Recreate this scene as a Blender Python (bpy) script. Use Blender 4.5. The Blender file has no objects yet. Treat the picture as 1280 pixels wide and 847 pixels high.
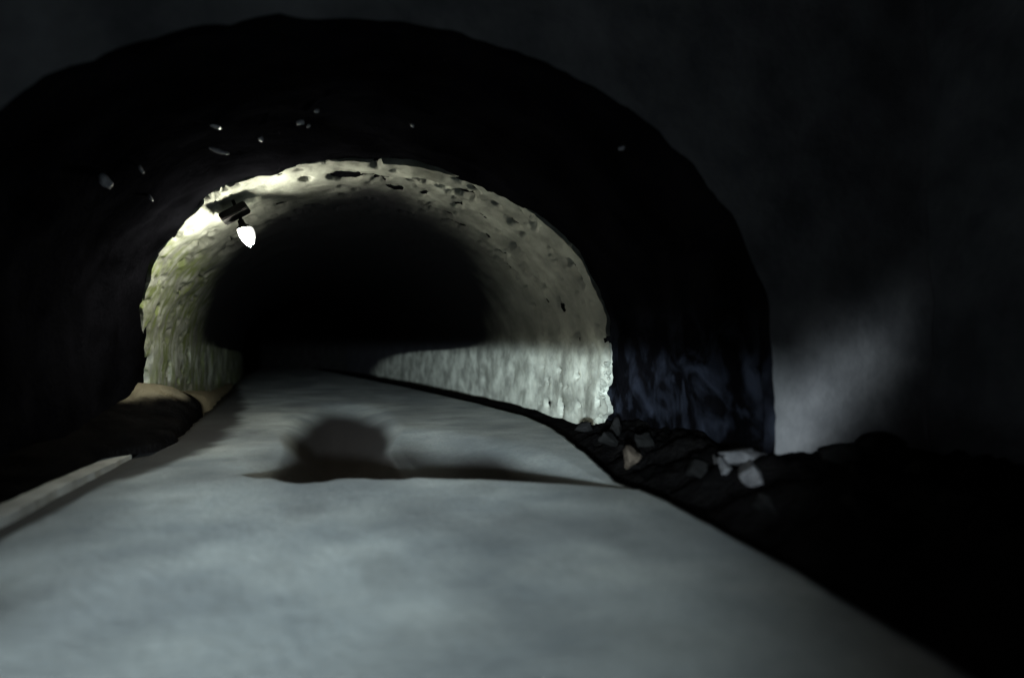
import bpy, bmesh, math, random
from mathutils import Vector, Matrix, noise
random.seed(4); noise.seed_set(7)
S = bpy.context.scene; COL = S.collection
R = math.radians

# ---------------------------------------------------------------- camera
cd = bpy.data.cameras.new('camera'); cam = bpy.data.objects.new('camera', cd); COL.objects.link(cam)
cd.sensor_width = 36; cd.lens = 36 * 834 / 1280; cd.clip_start = .05; cd.clip_end = 500
cam.location = (0, 0, 1.5); cam.rotation_euler = (R(90.9), 0, R(-14))
cd.dof.use_dof = True; cd.dof.focus_distance = 12.5; cd.dof.aperture_fstop = 0.26
S.camera = cam
# ---------------------------------------------------------------- night world, exposure
W = bpy.data.worlds.new('World'); S.world = W; W.use_nodes = True
bg = W.node_tree.nodes['Background']; bg.inputs[0].default_value = (.85, .88, 1.0, 1); bg.inputs[1].default_value = .028
S.view_settings.view_transform = 'Standard'; S.view_settings.look = 'None'; S.view_settings.exposure = 0; S.view_settings.gamma = 1
S.cycles.use_denoising = True
S.cycles.max_bounces = 6
# ---------------------------------------------------------------- lights carried behind the viewer
def spot(name, loc, target, power, size, blend, radius, color):
    l = bpy.data.lights.new(name, 'SPOT'); o = bpy.data.objects.new(name, l); COL.objects.link(o)
    l.energy = power; l.spot_size = R(size); l.spot_blend = blend; l.shadow_soft_size = radius; l.color = color
    o.location = loc
    o.rotation_euler = (Vector(target) - Vector(loc)).to_track_quat('-Z', 'Y').to_euler()
    return o
def cutoff(o, edges, gain=1.0):
    """photometry of a head lamp: light only below a flat upper edge, fading to both sides.
    edges = (elev_lo, elev_hi, az_left_out, az_left_in, az_right_in, az_right_out), tangents in the lamp's world frame, +Y ahead"""
    l = o.data; l.use_nodes = True; nt = l.node_tree; N = nt.nodes; L = nt.links
    em = N['Emission']
    g = N.new('ShaderNodeTexCoord'); 
    vt = N.new('ShaderNodeVectorTransform'); vt.vector_type = 'VECTOR'; vt.convert_from = 'OBJECT'; vt.convert_to = 'WORLD'
    L.new(g.outputs['Normal'], vt.inputs[0])
    sp = N.new('ShaderNodeSeparateXYZ'); L.new(vt.outputs[0], sp.inputs[0])
    def m(op, a, b=None):
        n = N.new('ShaderNodeMath'); n.operation = op
        for i, v in enumerate((a, b)):
            if v is None: continue
            if isinstance(v, (int, float)): n.inputs[i].default_value = v
            else: L.new(v, n.inputs[i])
        return n.outputs[0]
    def ramp(v, a, b):
        n = N.new('ShaderNodeMapRange'); n.interpolation_type = 'SMOOTHSTEP'
        L.new(v, n.inputs[0]); n.inputs[1].default_value = a; n.inputs[2].default_value = b
        return n.outputs[0]
    el = m('DIVIDE', sp.outputs[2], sp.outputs[1]); az = m('DIVIDE', sp.outputs[0], sp.outputs[1])
    e0, e1, a0, a1, a2, a3 = edges
    k = m('SUBTRACT', 1.0, ramp(el, e0, e1))
    k = m('MULTIPLY', k, ramp(az, a0, a1))
    k = m('MULTIPLY', k, m('SUBTRACT', 1.0, ramp(az, a2, a3)))
    k = m('MULTIPLY', k, m('ADD', .52, m('MULTIPLY', 1.6, ramp(el, -.20, -.055))))   # the beam is strongest just under its edge
    L.new(m('MULTIPLY', k, gain), em.inputs['Strength'])
    return o
BEAM = spot('head_beam', (-1.9, -4.2, 1.25), (.3, 8, 0), 23500, 110, 1, .22, (.80, .95, 1.0))
cutoff(BEAM, (-.002, .022, -.15, .05, .20, .68))
TORCH = spot('torch_beam', (-1.6, -2.5, 1.7), (5.4, 6.6, .9), 6600, 32, .3, .03, (.84, .95, 1.0))
def streak(o, c, axis, s_along, s_across):
    """photometry of a hand torch held askew: an oval hot spot with an uneven edge (tangents of azimuth and elevation)"""
    l = o.data; l.use_nodes = True; nt = l.node_tree; N = nt.nodes; L = nt.links
    g = N.new('ShaderNodeTexCoord'); vt = N.new('ShaderNodeVectorTransform'); vt.vector_type = 'VECTOR'; vt.convert_from = 'OBJECT'; vt.convert_to = 'WORLD'
    L.new(g.outputs['Normal'], vt.inputs[0]); sp = N.new('ShaderNodeSeparateXYZ'); L.new(vt.outputs[0], sp.inputs[0])
    def m(op, a, b):
        n = N.new('ShaderNodeMath'); n.operation = op
        for i, v in enumerate((a, b)):
            if isinstance(v, (int, float)): n.inputs[i].default_value = v
            else: L.new(v, n.inputs[i])
        return n.outputs[0]
    nz = N.new('ShaderNodeTexNoise'); nz.inputs['Scale'].default_value = 14; nz.inputs['Detail'].default_value = 3; L.new(vt.outputs[0], nz.inputs['Vector'])
    w = m('MULTIPLY', m('SUBTRACT', nz.outputs['Fac'], .5), .07)
    a = m('ADD', m('SUBTRACT', m('DIVIDE', sp.outputs[0], sp.outputs[1]), c[0]), w); e = m('SUBTRACT', m('DIVIDE', sp.outputs[2], sp.outputs[1]), c[1])
    u = m('DIVIDE', m('ADD', m('MULTIPLY', a, axis[0]), m('MULTIPLY', e, axis[1])), s_along)
    v = m('DIVIDE', m('SUBTRACT', m('MULTIPLY', e, axis[0]), m('MULTIPLY', a, axis[1])), s_across)
    q = m('ADD', m('MULTIPLY', u, u), m('MULTIPLY', v, v))
    L.new(m('POWER', 2.718, m('MULTIPLY', q, -1.0)), N['Emission'].inputs['Strength'])
streak(TORCH, (.735, -.108), (.76, .65), .135, .045)

# ---------------------------------------------------------------- helpers
def tag(o, label=None, cat=None, group=None, kind=None):
    for k, v in (('label', label), ('category', cat), ('group', group), ('kind', kind)):
        if v: o[k] = v
    return o
def link(name, me, m, parent=None, smooth=True):
    o = bpy.data.objects.new(name, me); COL.objects.link(o)
    if m: me.materials.append(m)
    if smooth:
        for p in me.polygons: p.use_smooth = True
    if parent: o.parent = parent
    return o
def obj(name, bm, m, parent=None, smooth=True):
    me = bpy.data.meshes.new(name); bm.normal_update(); bm.to_mesh(me); bm.free()
    return link(name, me, m, parent, smooth)
def empty(name, loc=(0, 0, 0)):
    o = bpy.data.objects.new(name, None); COL.objects.link(o); o.location = loc; o.empty_display_size = .1
    return o
def grid(name, us, vs, f, m, parent=None, keep=None, smooth=True):
    vv = [f(u, v) for u in us for v in vs]; n = len(vs); fs = []
    for i in range(len(us) - 1):
        for j in range(n - 1):
            if keep and not keep((us[i] + us[i + 1]) / 2, (vs[j] + vs[j + 1]) / 2): continue
            fs.append((i * n + j, i * n + j + 1, (i + 1) * n + j + 1, (i + 1) * n + j))
    me = bpy.data.meshes.new(name); me.from_pydata(vv, [], fs); me.validate(); me.update()
    return link(name, me, m, parent, smooth)
def lin(a, b, n): return [a + (b - a) * i / (n - 1) for i in range(n)]
def fbm(x, y, z, o=4): return noise.fractal(Vector((x, y, z)), 1.0, 2.0, o)
def interp(pts, x):
    if x <= pts[0][0]: return pts[0][1]
    for (a, b), (c, d) in zip(pts, pts[1:]):
        if x <= c: return b + (d - b) * (x - a) / (c - a)
    return pts[-1][1]
def sstep(a, b, x):
    t = min(1, max(0, (x - a) / (b - a))); return t * t * (3 - 2 * t)
def tube(bm, pts, r, seg=8):
    pts = [Vector(p) for p in pts]; rings = []
    for i, p in enumerate(pts):
        d = (pts[min(i + 1, len(pts) - 1)] - pts[max(i - 1, 0)]).normalized()
        a = d.orthogonal().normalized(); b = d.cross(a)
        rr = r[i] if isinstance(r, (list, tuple)) else r
        rings.append([bm.verts.new(p + (a * math.cos(2 * math.pi * k / seg) + b * math.sin(2 * math.pi * k / seg)) * rr) for k in range(seg)])
    for q, w in zip(rings, rings[1:]):
        for k in range(seg): bm.faces.new((q[k], q[(k + 1) % seg], w[(k + 1) % seg], w[k]))
    bm.faces.new(rings[0][::-1]); bm.faces.new(rings[-1])
def lathe(bm, prof, mat, seg=24):
    rings = [[bm.verts.new(mat @ Vector((r * math.cos(2 * math.pi * k / seg), r * math.sin(2 * math.pi * k / seg), z))) for k in range(seg)] for r, z in prof]
    for q, w in zip(rings, rings[1:]):
        for k in range(seg): bm.faces.new((q[k], q[(k + 1) % seg], w[(k + 1) % seg], w[k]))
    return rings
def rock_bm(size, seed, sub=3, rough=.35, flat=1.0):
    bm = bmesh.new(); bmesh.ops.create_icosphere(bm, subdivisions=sub, radius=1)
    rg = random.Random(seed); cuts = [(Vector((rg.gauss(0, 1), rg.gauss(0, 1), rg.gauss(0, 1))).normalized(), rg.uniform(.45, .8)) for _ in range(11)]
    for v in bm.verts:
        n = v.co.normalized()
        d = 1 + rough * fbm(n.x * 1.1 + seed * 3.7, n.y * 1.1 - seed, n.z * 1.1 + seed * 1.3, 4)
        p = n * d
        for k, h in cuts:
            q = p.dot(k) - h
            if q > 0: p -= k * q * .97
        p += n * .03 * fbm(n.x * 5 + seed, n.y * 5, n.z * 5, 3)
        v.co = Vector((p.x * size[0], p.y * size[1], p.z * size[2] * flat))
    return bm

# ---------------------------------------------------------------- materials
def mat(name, base, dark, scale=1.0, rough=.9, bump=.15, spots=None, spec=.3, fine=30, stretch=(1, 1, 1), contrast=(.35, .68)):
    m = bpy.data.materials.new(name); m.use_nodes = True; nt = m.node_tree; N = nt.nodes; L = nt.links
    b = N['Principled BSDF']; b.inputs['Roughness'].default_value = rough; b.inputs['Specular IOR Level'].default_value = spec
    tc = N.new('ShaderNodeTexCoord'); mp = N.new('ShaderNodeMapping'); mp.inputs['Scale'].default_value = stretch
    L.new(tc.outputs['Object'], mp.inputs[0])
    n1 = N.new('ShaderNodeTexNoise'); n1.inputs['Scale'].default_value = scale; n1.inputs['Detail'].default_value = 7; n1.inputs['Roughness'].default_value = .6
    L.new(mp.outputs[0], n1.inputs['Vector'])
    cr = N.new('ShaderNodeValToRGB'); cr.color_ramp.elements[0].position = contrast[0]; cr.color_ramp.elements[1].position = contrast[1]
    cr.color_ramp.elements[0].color = (*dark, 1); cr.color_ramp.elements[1].color = (*base, 1)
    L.new(n1.outputs['Fac'], cr.inputs[0]); col = cr.outputs[0]
    n2 = N.new('ShaderNodeTexNoise'); n2.inputs['Scale'].default_value = fine; n2.inputs['Detail'].default_value = 5
    L.new(tc.outputs['Object'], n2.inputs['Vector'])
    if spots:
        c3, lo, hi, sc3, st3 = spots
        mp3 = N.new('ShaderNodeMapping'); mp3.inputs['Scale'].default_value = st3; mp3.inputs['Location'].default_value = (3.1, 1.7, 5.2)
        L.new(tc.outputs['Object'], mp3.inputs[0])
        n3 = N.new('ShaderNodeTexNoise'); n3.inputs['Scale'].default_value = sc3; n3.inputs['Detail'].default_value = 6
        L.new(mp3.outputs[0], n3.inputs['Vector'])
        mr = N.new('ShaderNodeMapRange'); mr.inputs[1].default_value = lo; mr.inputs[2].default_value = hi
        L.new(n3.outputs['Fac'], mr.inputs[0])
        mx = N.new('ShaderNodeMix'); mx.data_type = 'RGBA'
        L.new(mr.outputs[0], mx.inputs[0]); L.new(col, mx.inputs[6]); mx.inputs[7].default_value = (*c3, 1); col = mx.outputs[2]
    L.new(col, b.inputs['Base Color'])
    bp = N.new('ShaderNodeBump'); bp.inputs['Strength'].default_value = bump; bp.inputs['Distance'].default_value = .05
    L.new(n2.outputs['Fac'], bp.inputs['Height']); L.new(bp.outputs[0], b.inputs['Normal'])
    return m
M_floor = mat('worn_concrete', (.35, .37, .36), (.17, .19, .20), 0.75, .9, .16, ((.115, .125, .135), .48, .72, .42, (1, .7, 1)), .15, 14)
M_kerb = mat('kerb_concrete', (.36, .36, .34), (.22, .22, .21), 1.5, .9, .2)
M_soot = mat('sooty_rock', (.0045, .0045, .006), (.0012, .0012, .0016), .9, 1.0, .5, None, 0, 9)
M_plaster = mat('pale_plaster', (.50, .515, .455), (.21, .215, .19), 1.7, .95, .3, ((.15, .155, .13), .54, .74, 1.0, (1, 1, 1)), .05, 9, (1, .7, 1), (.38, .62))
M_wall = mat('weathered_concrete', (.17, .172, .178), (.07, .072, .078), .9, .92, .4, None, .2, 10)
M_soil = mat('dark_soil', (.0048, .0045, .0046), (.002, .0019, .002), 2.2, 1, .8, None, 0, 16)
M_soil_left = mat('dark_loose_soil', (.0048, .0045, .0046), (.002, .0019, .002), 2.2, 1, .8, None, 0, 16)
M_pale = mat('pale_rubble', (.085, .085, .09), (.035, .035, .038), 4, 1, .5, None, .03, 20)
M_tan = mat('tan_stone', (.05, .04, .032), (.02, .016, .013), 5, 1, .5, None, .03, 20)
M_glint = mat('wet_stone', (.55, .54, .58), (.12, .12, .15), 9, .3, .3, None, .6, 25)
M_dark = mat('dark_stone', (.009, .0088, .009), (.004, .004, .004), 3, 1, .5, None, 0, 20)
M_metal = mat('dark_metal', (.010, .010, .011), (.005, .005, .005), 6, .8, .1, None, .1, 40)
M_ground = mat('night_ground', (.04, .04, .038), (.015, .015, .014), .6, .95, .5, None, .1, 8)
def emis(name, c, s):
    m = bpy.data.materials.new(name); m.use_nodes = True; b = m.node_tree.nodes['Principled BSDF']
    b.inputs['Base Color'].default_value = (.8, .8, .8, 1); b.inputs['Emission Color'].default_value = (*c, 1); b.inputs['Emission Strength'].default_value = s
    return m
M_bulb = emis('lit_bulb', (1, .98, .80), 720.0)
M_bulb2 = emis('dim_bulb', (1, 1, .97), .8)

def overlay(m, fac, col):
    nt = m.node_tree; b = nt.nodes['Principled BSDF']; old = b.inputs['Base Color'].links[0].from_socket
    mx = nt.nodes.new('ShaderNodeMix'); mx.data_type = 'RGBA'; nt.links.new(fac(nt), mx.inputs[0]); nt.links.new(old, mx.inputs[6]); mx.inputs[7].default_value = (*col, 1)
    nt.links.new(mx.outputs[2], b.inputs['Base Color'])
def dirt_and_shading_fac(nt):
    a = nt.nodes.new('ShaderNodeAttribute'); a.attribute_name = 'dirt_and_shading'; return a.outputs['Fac']
def moss_fac(nt):
    N = nt.nodes; L = nt.links; tc = N.new('ShaderNodeTexCoord'); sp = N.new('ShaderNodeSeparateXYZ'); L.new(tc.outputs['Object'], sp.inputs[0])
    mp = N.new('ShaderNodeMapping'); mp.inputs['Scale'].default_value = (1, 1, .3); L.new(tc.outputs['Object'], mp.inputs[0])
    nz = N.new('ShaderNodeTexNoise'); nz.inputs['Scale'].default_value = 4.5; nz.inputs['Detail'].default_value = 5; L.new(mp.outputs[0], nz.inputs['Vector'])
    r = N.new('ShaderNodeMapRange'); L.new(nz.outputs['Fac'], r.inputs[0]); r.inputs[1].default_value = .42; r.inputs[2].default_value = .62
    z = N.new('ShaderNodeMapRange'); L.new(sp.outputs[0], z.inputs[0]); z.inputs[1].default_value = -2.7; z.inputs[2].default_value = -3.2
    q = N.new('ShaderNodeMath'); q.operation = 'MULTIPLY'; L.new(r.outputs[0], q.inputs[0]); L.new(z.outputs[0], q.inputs[1]); return q.outputs[0]
overlay(M_plaster, moss_fac, (.20, .235, .10))
def right_dim_fac(nt):
    N = nt.nodes; L = nt.links; tc = N.new('ShaderNodeTexCoord'); sp = N.new('ShaderNodeSeparateXYZ'); L.new(tc.outputs['Object'], sp.inputs[0])
    nz = N.new('ShaderNodeTexNoise'); nz.inputs['Scale'].default_value = .9; nz.inputs['Detail'].default_value = 5; L.new(tc.outputs['Object'], nz.inputs['Vector'])
    a = N.new('ShaderNodeMath'); a.operation = 'MULTIPLY_ADD'; L.new(nz.outputs['Fac'], a.inputs[0]); a.inputs[1].default_value = 3.5; L.new(sp.outputs[0], a.inputs[2])
    r = N.new('ShaderNodeMapRange'); L.new(a.outputs[0], r.inputs[0]); r.inputs[1].default_value = 2.6; r.inputs[2].default_value = 6.2; r.inputs[4].default_value = .8
    z = N.new('ShaderNodeMapRange'); L.new(sp.outputs[2], z.inputs[0]); z.inputs[1].default_value = 1.3; z.inputs[2].default_value = 2.0
    q = N.new('ShaderNodeMath'); q.operation = 'MULTIPLY'; L.new(r.outputs[0], q.inputs[0]); L.new(z.outputs[0], q.inputs[1]); return q.outputs[0]
overlay(M_plaster, right_dim_fac, (.14, .145, .135))  # lamplight weakening toward the right of the arch, painted into the plaster
def grain_fac(nt):
    tc = nt.nodes.new('ShaderNodeTexCoord'); nz = nt.nodes.new('ShaderNodeTexNoise'); nz.inputs['Scale'].default_value = 22; nz.inputs['Detail'].default_value = 8; nz.inputs['Roughness'].default_value = .8
    nt.links.new(tc.outputs['Object'], nz.inputs['Vector']); r = nt.nodes.new('ShaderNodeMapRange'); nt.links.new(nz.outputs['Fac'], r.inputs[0])
    r.inputs[1].default_value = .42; r.inputs[2].default_value = .72; r.inputs[4].default_value = .75; return r.outputs[0]
overlay(M_floor, grain_fac, (.14, .15, .15))
overlay(M_floor, dirt_and_shading_fac, (.007, .005, .0045))  # mud, with shade and beam falloff painted into the same mask
def deposit_beam_fac(nt):
    N = nt.nodes; L = nt.links; tc = N.new('ShaderNodeTexCoord'); sp = N.new('ShaderNodeSeparateXYZ'); L.new(tc.outputs['Object'], sp.inputs[0])
    nz = N.new('ShaderNodeTexNoise'); nz.inputs['Scale'].default_value = 1.1; nz.inputs['Detail'].default_value = 4; nz.inputs['Distortion'].default_value = 1.6; L.new(tc.outputs['Object'], nz.inputs['Vector'])
    r = N.new('ShaderNodeMapRange'); L.new(nz.outputs['Fac'], r.inputs[0]); r.inputs[1].default_value = .46; r.inputs[2].default_value = .66
    z = N.new('ShaderNodeMapRange'); L.new(sp.outputs[2], z.inputs[0]); z.inputs[1].default_value = 2.2; z.inputs[2].default_value = 1.2
    x = N.new('ShaderNodeMapRange'); L.new(sp.outputs[0], x.inputs[0]); x.inputs[1].default_value = 0; x.inputs[2].default_value = 3
    q = N.new('ShaderNodeMath'); q.operation = 'MULTIPLY'; L.new(r.outputs[0], q.inputs[0]); L.new(z.outputs[0], q.inputs[1])
    q2 = N.new('ShaderNodeMath'); q2.operation = 'MULTIPLY'; L.new(q.outputs[0], q2.inputs[0]); L.new(x.outputs[0], q2.inputs[1]); return q2.outputs[0]
overlay(M_soot, deposit_beam_fac, (.017, .020, .030))  # wall-base deposits, tinted pale blue for the beam's dim light there

# ---------------------------------------------------------------- tunnel section
CX, AX, ZS, AZ = .37, 4.28, 1.4, 3.3
def shift(y): return -max(0, y - 13) ** 2 / 420
def section(t):
    """t 0..1 from the left base over the crown to the right base -> (x, z, nx, nz), normal pointing inward"""
    LEG = 2.2; ARC = 12.0; s = t * (2 * LEG + ARC)
    if s < LEG: return CX - AX, ZS - LEG + s, 1, 0
    if s > LEG + ARC: return CX + AX, ZS - (s - LEG - ARC), -1, 0
    a = math.pi * (1 - (s - LEG) / ARC); c, n = math.cos(a), math.sin(a)
    k = Vector((-c / AX, 0, -n / AZ)).normalized()
    return CX + AX * c, ZS + AZ * n, k.x, k.z

Y0 = 6.6
# front edge of the pale plaster, by position round the arch
def plaster_front(t):
    e = interp([(0, 15.5), (.12, 15.2), (.2, 14.2), (.27, 13.1), (.36, 12.2), (.48, 11.7), (.62, 11.4), (.85, 11.35), (1, 11.5)], t)
    return e + .16 * fbm(t * 26, 3.3, .5, 5) + .22 * sstep(.86, .92, t) * max(0, fbm(t * 60, 1, 4, 3) + .3) * 2
HOLES = [(.478, 12.55, .24), (.60, 12.25, .20), (.665, 12.4, .15), (.575, 12.2, .10), (.635, 12.0, .10), (.545, 12.4, .10), (.44, 12.5, .10), (.30, 14.1, .13), (.20, 14.9, .12)]
ARCL = 16.4
def barrel(off, amp, freq, seed, holes=False):
    def f(t, y):
        x, z, nx, nz = section(t)
        d = off + amp * fbm(x * freq + seed, y * freq, z * freq, 5)
        if holes:
            e = y - plaster_front(t)
            d += .05 * sstep(0, .35, e) - .03
            d += .012 * fbm(x * 4.1, y * 2.6, z * 4.1 + 9, 4)
            if e < 4: d -= .12 * sstep(.34, .62, fbm(x * 2.6, y * 2.6, z * 2.6 + 30, 4)) + .05 * sstep(.45, .6, fbm(x * 6, y * 6, z * 6 + 3, 2)) * sstep(-.1, .3, fbm(x, y, z + 5, 2))
            for ht, hy, hr in HOLES:
                q = math.hypot((t - ht) * ARCL, y - hy) / hr + .35 * fbm(x * 6, y * 6, z * 6, 3)
                if q < 1.25: d -= .34 * (1 - sstep(.55, 1.2, q))
        return (x + nx * d + shift(y), y, z + nz * d)
    return f
tunnel = empty('tunnel', (CX, Y0, 0))
tag(tunnel, 'round-arched tunnel barrel, sooty black at the mouth and pale plastered further in', 'tunnel')
def par(o):
    o.parent = tunnel; o.matrix_parent_inverse = Matrix.Translation((-CX, -Y0, 0)); return o
ts = lin(0, 1, 150)
par(grid('vault', ts, lin(Y0 + .02, 16, 90) + [17, 18], barrel(-.09, .10, .8, 0), M_soot))
ptop = lin(0, 1, 420)
# plaster: rows follow the ragged front edge
NV = 170
def prow(v): return (v / (NV - 1)) ** 2.3 * 45
pf = barrel(.0, .05, .8, 4, True)
def depth_shade(m):
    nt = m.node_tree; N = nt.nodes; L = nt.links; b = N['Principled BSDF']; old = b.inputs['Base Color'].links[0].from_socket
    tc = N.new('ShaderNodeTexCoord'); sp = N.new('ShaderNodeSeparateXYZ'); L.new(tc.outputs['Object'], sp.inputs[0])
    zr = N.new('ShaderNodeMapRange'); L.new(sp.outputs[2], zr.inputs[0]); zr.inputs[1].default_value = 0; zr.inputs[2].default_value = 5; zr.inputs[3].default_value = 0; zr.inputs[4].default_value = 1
    fc = N.new('ShaderNodeFloatCurve'); c = fc.mapping.curves[0]   # depth (m/50) at which the painted-on fade of the lamplight begins, by height
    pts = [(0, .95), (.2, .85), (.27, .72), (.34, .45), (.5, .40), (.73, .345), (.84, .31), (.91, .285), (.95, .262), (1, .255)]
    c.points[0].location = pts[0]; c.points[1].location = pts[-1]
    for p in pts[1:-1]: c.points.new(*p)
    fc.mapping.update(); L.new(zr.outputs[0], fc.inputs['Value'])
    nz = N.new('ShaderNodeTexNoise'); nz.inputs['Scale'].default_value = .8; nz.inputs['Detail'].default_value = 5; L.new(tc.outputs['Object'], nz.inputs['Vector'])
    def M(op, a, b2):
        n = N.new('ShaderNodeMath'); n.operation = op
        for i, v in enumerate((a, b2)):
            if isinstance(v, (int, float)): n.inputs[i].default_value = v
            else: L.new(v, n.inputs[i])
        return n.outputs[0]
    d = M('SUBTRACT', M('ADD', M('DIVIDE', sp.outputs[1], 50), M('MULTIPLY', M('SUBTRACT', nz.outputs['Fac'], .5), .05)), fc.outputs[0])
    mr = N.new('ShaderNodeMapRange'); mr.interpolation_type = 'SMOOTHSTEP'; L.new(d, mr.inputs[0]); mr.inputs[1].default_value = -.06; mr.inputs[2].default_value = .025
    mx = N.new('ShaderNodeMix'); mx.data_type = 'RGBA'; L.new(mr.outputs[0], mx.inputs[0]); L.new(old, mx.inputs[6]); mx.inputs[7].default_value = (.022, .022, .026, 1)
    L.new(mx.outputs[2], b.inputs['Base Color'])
depth_shade(M_plaster)
pl = grid('plaster_lining', ptop, list(range(NV)), lambda t, v: pf(t, plaster_front(t) + prow(v)), M_plaster)
par(pl)
# broken front edge of the plaster: its thickness
def lip(t, v):
    y = plaster_front(t); a = Vector(pf(t, y)); x, z, nx, nz = section(t)
    return a + Vector((-nx, .0, -nz)) * .22 * v + Vector((0, -.004 - .05 * v * fbm(t * 90, 2, 2), 0))
par(grid('plaster_edge', ptop, [0, .35, .7, 1], lip, M_plaster))
par(grid('dark_end_cap', lin(-9, 8, 8), lin(-1, 7, 6), lambda x, z: (x, 57.0 + .2 * fbm(x, z, 1), z), M_dark))  # added to shut world light out of the far end
# stones that stick out of the sooty vault and catch the light
for x, y, z, s, seed in [(-2.86, 9.1, 3.57, (.075, .07, .13), 1), (-2.56, 9.46, 3.81, (.03, .04, .09), 2), (-2.73, 10.54, 3.68, (.03, .04, .08), 3),
                         (-1.75, 10.0, 4.27, (.17, .06, .05), 4), (-1.61, 9.08, 4.33, (.14, .05, .03), 5), (-1.17, 9.96, 4.48, (.06, .05, .06), 6),
                         (-.61, 9.55, 4.62, (.09, .06, .07), 7), (-.50, 9.5, 4.56, (.035, .04, .045), 8), (-.38, 9.15, 4.66, (.05, .05, .05), 9), (.91, 9.45, 4.66, (.05, .05, .04), 10), (3.18, 7.36, 3.89, (.07, .05, .05), 11)]:
    o = obj('stone', rock_bm([.85 * q for q in s], seed, 2, .6), M_glint)
    o.location = Vector((x, y, z)) - tunnel.location; o.rotation_euler = (0, -.5 if seed in (1, 2, 3) else .2, 0); o.parent = tunnel
# lumps of broken plaster at the right edge
for i in range(16):
    t = random.uniform(.872, .955); y = plaster_front(t); x, z, nx, nz = section(t); q = random.uniform(.03, .09)
    o = obj('plaster_lump', rock_bm((q, q * 1.2, q * random.uniform(.8, 1.6)), 80 + i, 3, .6), M_plaster); o.location = Vector((x + nx * .0, y + random.uniform(-.05, .15), z)) - tunnel.location; o.rotation_euler = (i, i * 2, i * .7); o.parent = tunnel

# ---------------------------------------------------------------- portal wall with the arch cut out
def arch_pt(t, k):
    x, z, nx, nz = section(t); j = .05 * fbm(x * 2.2, 7, z * 2.2, 6)
    p = Vector((x + nx * j, z + nz * j))
    # outer boundary: radial projection on a big rectangle
    c = Vector((CX, 1.2)); d = (p - c); d.normalize()
    s = min(x for x in ((10 - c.x) / d.x if d.x > 1e-6 else 1e9, (-10 - c.x) / d.x if d.x < -1e-6 else 1e9, (7.6 - c.y) / d.y if d.y > 1e-6 else 1e9, (-2.2 - c.y) / d.y if d.y < -1e-6 else 1e9))
    q = c + d * s
    r = p.lerp(q, k)
    return r
def pw(t, k):
    r = arch_pt(t, k); n = .10 * fbm(r.x * .7, 3, r.y * .7, 5) * min(1, k * 6)
    return (r.x, Y0 - .05 - n, r.y)
portal = grid('portal_wall', lin(0, 1, 160), [0, .01, .03, .06, .1, .15, .2, .27, .35, .45, .6, .8, 1], pw, M_wall)
tag(portal, 'rough grey concrete wall around the dark arched tunnel mouth', 'wall')
obj_rev = grid('reveal', lin(0, 1, 160), [0, .5, 1], lambda t, k: (arch_pt(t, 0).x, Y0 - .05 + .2 * k, arch_pt(t, 0).y), M_soot, portal)
# wing wall running back from the portal on the right
def ww(u, z):
    x = 6.75 - .75 * u; y = Y0 - .1 - 6.5 * u
    return (x + .12 * fbm(u * 5, z * .8, 2, 4), y, z)
wing = grid('wing_wall', lin(0, 1, 60), lin(-.8, 6.5, 50), ww, M_wall)
tag(wing, 'dark wing wall running toward the viewer at the far right', 'wall')

# ---------------------------------------------------------------- floor
RE = [(-9, 2.7), (2.4, 2.78), (4, 2.97), (6.4, 3.1), (7.2, 3.05), (9.2, 3.4), (12.2, 3.82), (14.5, 3.9), (18, 3.55), (27.5, 2.2), (60, -3.5)]
LE = [(-9, -2.95), (8, -2.95), (12, -3.0), (16.4, -3.45), (28, -4.6), (60, -9)]
NEAR = [(-1.4, 8.35), (-.8, 8.12), (-.46, 8.05), (.16, 8.02), (1.52, 7.63), (2.35, 7.18), (2.93, 6.75), (3.3, 6.5)]
FAR = [(-1.4, 8.6), (-.9, 9.2), (0, 10.4), (.69, 10.3), (1.81, 9.1), (2.52, 7.75), (2.93, 6.95), (3.3, 6.6)]
def trench(x, y):
    wl = 1 - sstep(.2, 1.3, x)
    a, b = interp(NEAR, x) + .38 * fbm(x * 1.4, 8, 2, 3) * wl, interp(FAR, x)
    if y <= a - .02 or y > max(b + 4, 20.5): return 0
    k = min(1, (b - a) / 1.2) * sstep(-1.5, -.7, x)
    d = .20 * k * sstep(a - .02, a + .10, y) * (1 - sstep(b - .1, b + 3.6, y))
    w = .10 * fbm(y * .5, 3, 1, 1)
    e = sstep(-1.15 + w, -.2 + w, x) * (1 - sstep(.0 - w, 1.15 - w, x))
    return max(d * (1 - e), .58 * e * sstep(a - .05, a + .3 + .5 * wl, y) * (1 - sstep(11.5, 20.0, y)), d * .9)
def floor_z(x, y):
    z = .014 * fbm(x * .35, y * .3, 1, 2) + .0015 * fbm(x * 2.5, y * 2.5, 4, 3)
    return z - trench(x, y)
fy = lin(-9, 2, 40) + lin(2.1, 6.4, 60) + lin(6.45, 10.5, 130) + lin(10.55, 20, 190) + lin(20.5, 57, 50)
def ff(u, y):
    l, r = interp(LE, y), interp(RE, y)
    r += .03 * fbm(y * 1.6, 2, 2, 4)
    x = l + (r - l) * u
    z = floor_z(x, y) - .06 * (1 - sstep(.18, .36, x - l + .06 * fbm(y, 1, 1, 3)))
    if u <= 0 or u >= 1: z -= .35
    return (x, y, z)
fu = [0, .0005] + lin(.008, .992, 190) + [.9995, 1]
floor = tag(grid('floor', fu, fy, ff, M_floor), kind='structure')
GUT = [(0, .16), (7.5, .22), (9, .42), (11, .8), (15, 1.0), (22, .75), (30, .3)]
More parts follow.
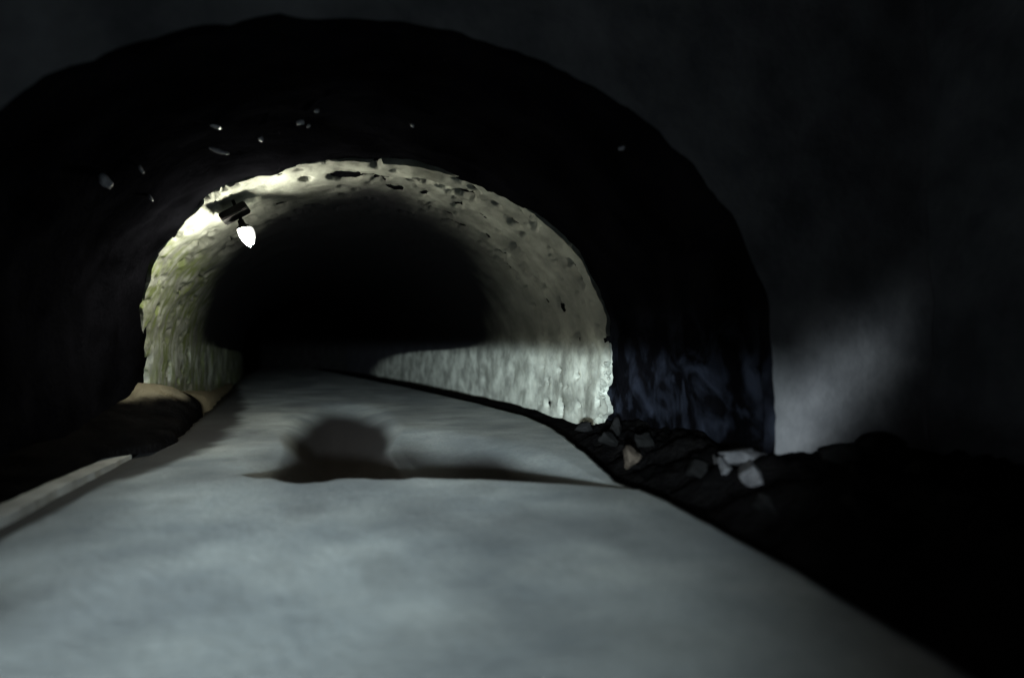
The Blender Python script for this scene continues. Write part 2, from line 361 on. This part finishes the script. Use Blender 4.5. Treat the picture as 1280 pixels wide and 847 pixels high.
def dirt_and_shading(x, y):
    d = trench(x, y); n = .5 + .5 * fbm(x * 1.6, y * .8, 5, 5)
    k = sstep(-.02, .24, d + .06 * fbm(x * 1.1, y * .6, 5, 1)) * sstep(.0, .03, d)  # trench shade painted dark along with its mud
    k = max(k, .72 * math.exp(-((x + 2.3) / .75) ** 2 - ((y - 4.6) / 1.5) ** 2) * sstep(.1, .9, n), .4 * math.exp(-((x - 1.3) / .7) ** 2 - ((y - 5.6) / 1.1) ** 2) * sstep(.3, 1, n), .26 * sstep(.5, 1.0, n), .30 * sstep(.25, .9, .5 + .5 * fbm(x * .7 + 9, y * .5, 2, 3)))  # first patch paints the beam dimming toward the near left
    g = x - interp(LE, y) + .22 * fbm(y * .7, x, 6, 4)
    k = max(k, .92 * (1 - sstep(interp(GUT, y), interp(GUT, y) * 1.35 + .15, g)))  # gutter: kerb shade painted dark along with dirt
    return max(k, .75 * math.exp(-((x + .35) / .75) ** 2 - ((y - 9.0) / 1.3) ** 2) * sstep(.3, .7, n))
at_ = floor.data.attributes.new('dirt_and_shading', 'FLOAT', 'POINT')
for v, q in zip(floor.data.vertices, at_.data): q.value = dirt_and_shading(v.co.x, v.co.y)
tag(grid('ground', lin(-160, 160, 20), lin(-160, 160, 20), lambda x, y: (x, y, -1.1), M_ground), kind='structure')
# grit
bm = bmesh.new()
for i in range(260):
    y = random.uniform(1.6, 12); x = random.uniform(-2.8, 2.7); s = random.choice((.003, .004, .004, .006))
    z = floor_z(x, y)
    g = bmesh.ops.create_icosphere(bm, subdivisions=1, radius=s, matrix=Matrix.Translation((x, y, z + s * .3)) @ Matrix.Rotation(random.random() * 6, 4, 'X'))
tag(obj('grit', bm, M_pale, None, False), kind='stuff')

# ---------------------------------------------------------------- left kerb and earth
KW = .26
def kz(y): return (.036 + .012 * fbm(y * 2.2, 1, 1, 4)) * (1 - .9 * sstep(8.2, 10.5, y))
def kerb_f(y, k):
    prof = [(.02, -.4), (0, .95), (-.03, 1.0), (-KW + .03, 1.0), (-KW, .95), (-KW, -.4)]
    p = prof[k]; x = interp(LE, y) + .03 * fbm(y * .9, 5, 1, 4) + .02
    h = kz(y)
    return (x + p[0], y, p[1] * h if p[1] > 0 else p[1])
ky = lin(-9, 10.6, 180)
tag(grid('kerb', ky, list(range(6)), kerb_f, M_kerb, smooth=False), kind='structure')
def lb(u, y):
    x0 = interp(LE, y) - KW + .05 + (KW + .25 + .18 * fbm(y * .9, 4, 4, 4)) * sstep(9.9, 11.2, y); x1 = CX - AX - .25 + shift(y) - (2.5 if y < Y0 - .06 else 0)
    x = x0 + (x1 - x0) * u
    top = interp([(-9, .3), (4, .35), (7, .2), (11, .28), (13.4, .55), (14.6, .86), (15.5, .92), (17.5, .6), (23, .3), (60, .3)], y)
    z = .03 - .06 * sstep(9.9, 11.2, y) + (top - .03) * (u ** (.8 - .5 * sstep(7, 10, y))) + .05 * fbm(x * 1.7, y * 1.3, 6, 5) * min(1, u * 3)
    return (x, y, z)
overlay(M_soil_left, lambda nt: dirt_and_shading_fac(nt), (.25, .22, .16))  # lamplit strip on the bank top, painted pale over the soil
bank = tag(grid('earth_bank', lin(0, 1, 30), lin(-9, 20, 220) + lin(20.5, 56, 50), lb, M_soil_left), kind='structure')
at_ = bank.data.attributes.new('dirt_and_shading', 'FLOAT', 'POINT')
for v, q in zip(bank.data.vertices, at_.data):
    n = fbm(v.co.x * 1.5, v.co.y * 1.1, 4, 4)
    q.value = sstep(13.0, 14.6, v.co.y + 1.2 * n) * max(sstep(.45, .75, v.co.z + .12 * n), sstep(16, 18, v.co.y))
# ---------------------------------------------------------------- right earth bank
def rb(u, y):
    x0 = interp(RE, y) - .05
    x1 = (CX + AX + .2 + shift(y)) if y > Y0 - .06 else 7.0
    if y > 13: x1 = max(x0 + .2, min(x1, x0 + 1.0))
    x = x0 + (x1 - x0) * u
    top = interp([(-9, .6), (2, .5), (6.6, .36), (9, .33), (11, .28), (13, .06), (60, .02)], y)
    d = x - x0
    z = -.16 + (top + .12) * sstep(.05, 1.3, d)
    z += (.16 * fbm(x * 1.9, y * 1.6, 3, 5) + .06 * fbm(x * 6, y * 6, 8, 3)) * sstep(.1, .6, d) * (1 if y < 11.5 else .25)
    return (x, y, z)
tag(grid('earth_bank', lin(0, 1, 44), lin(-4, 13, 200) + lin(13.2, 57, 60), rb, M_soil), kind='structure')
# rubble on it
rub = [  # x, y, z, size, material, label
    (3.40, 7.62, .18, (.13, .13, .20), M_tan, 'tan stone standing on the dark bank below the tunnel wall'),
    (4.20, 6.40, .33, (.32, .20, .12), M_pale, 'pale slab of broken concrete at the foot of the portal corner'),
    (3.98, 6.00, .24, (.15, .50, .13), M_pale, 'long pale fragment reaching down the bank from the portal corner'),
    (3.95, 6.45, .22, (.11, .26, .12), M_pale, 'small pale fragment left of the slab at the portal corner'),
]
for i, (x, y, z, s, m, lab) in enumerate(rub):
    o = obj('rubble_stone', rock_bm(s, 40 + i, 4, .55), m); o.location = (x, y, z); o.rotation_euler = (.12, .08, (0, .15, -.5, -.35)[i])
    tag(o, lab, 'stone')
dark = [(4.95, 5.75, .42, .28, 'low dark stone under the lit patch of the portal wall'),
        (4.55, 5.15, .36, .20, 'dark stone right of the long pale fragment on the bank'),
        (5.4, 5.9, .45, .30, 'biggest dark boulder at the base of the portal wall, right of the lit patch'),
        (5.0, 4.9, .42, .22, 'dark stone in front of the biggest boulder on the right bank'),
        (4.0, 4.5, .25, .20, 'dark stone low on the bank nearer than the pale fragments'),
        (4.3, 3.9, .35, .24, 'dark stone nearest the viewer on the right bank'),
        (3.7, 9.0, .20, .17, 'dark stone just behind the tan stone on the bank'),
        (4.1, 9.8, .25, .20, 'dark stone against the tunnel wall left of the tan stone'),
        (3.9, 10.6, .20, .16, 'small dark stone farthest along the bank, by the ragged plaster foot'),
        (3.75, 6.6, .20, .18, 'dark stone between the tan stone and the small pale fragment'),
        (3.6, 5.2, .12, .15, 'small dark stone at the floor edge below the pale fragments'),
        (3.9, 8.3, .26, .20, 'dark stone right of the tan stone under the tunnel wall')]
for i, (x, y, z, s, lab) in enumerate(dark):
    o = obj('dark_stone', rock_bm((s, s * .85, s * .7), 60 + i, 3, .5), M_dark); o.location = (x, y, z); o.rotation_euler = (.3 * i, .2, 1.1 * i)
    tag(o, lab, 'stone', 'dark stones along the right bank')

# ---------------------------------------------------------------- the lamp
LP = Vector((-1.70, 12.67, 3.52)); 
lamp = empty('tunnel_lamp', LP)
tag(lamp, 'small white lit lamp under a dark box high on the left of the tunnel arch', 'lamp')
bm = bmesh.new(); lathe(bm, [(.002, .30), (.05, .29), (.06, .20), (.10, .17), (.13, .13), (.125, .125), (.09, .155), (.05, .17), (.002, .17)], Matrix.Translation((-.02, -.06, 0)) @ Matrix.Rotation(R(-20), 4, 'Y'))
obj('lamp_cap', bm, M_metal, lamp)
def bulb(off, rot, s, m):
    bm = bmesh.new(); Q = Matrix.Translation(off) @ Matrix.Rotation(rot, 4, 'Y')
    lathe(bm, [(.001, -.21 * s), (.035 * s, -.17 * s), (.075 * s, -.06 * s), (.085 * s, .03 * s), (.07 * s, .12 * s), (.04 * s, .16 * s), (.001, .17 * s)], Q, 16)
    return obj('bulb', bm, m, lamp)
bulb((-.03, -.12, -.02), R(-28), 1.0, M_bulb)
bulb((.055, .0, .03), R(-12), .85, M_bulb2)
bm = bmesh.new(); tube(bm, [(-.10, -.06, .24), (-.14, -.02, .36), (-.34, 0, .82)], .03); obj('bracket', bm, M_metal, lamp)
bm = bmesh.new(); bmesh.ops.create_cube(bm, size=1, matrix=Matrix.Translation((-.22, .0, .40)) @ Matrix.Rotation(R(-32), 4, 'Y') @ Matrix.Diagonal((.50, .50, .14, 1)))
bmesh.ops.bevel(bm, geom=bm.edges[:], offset=.02, segments=2, affect='EDGES'); obj('junction_box', bm, M_metal, lamp, False)
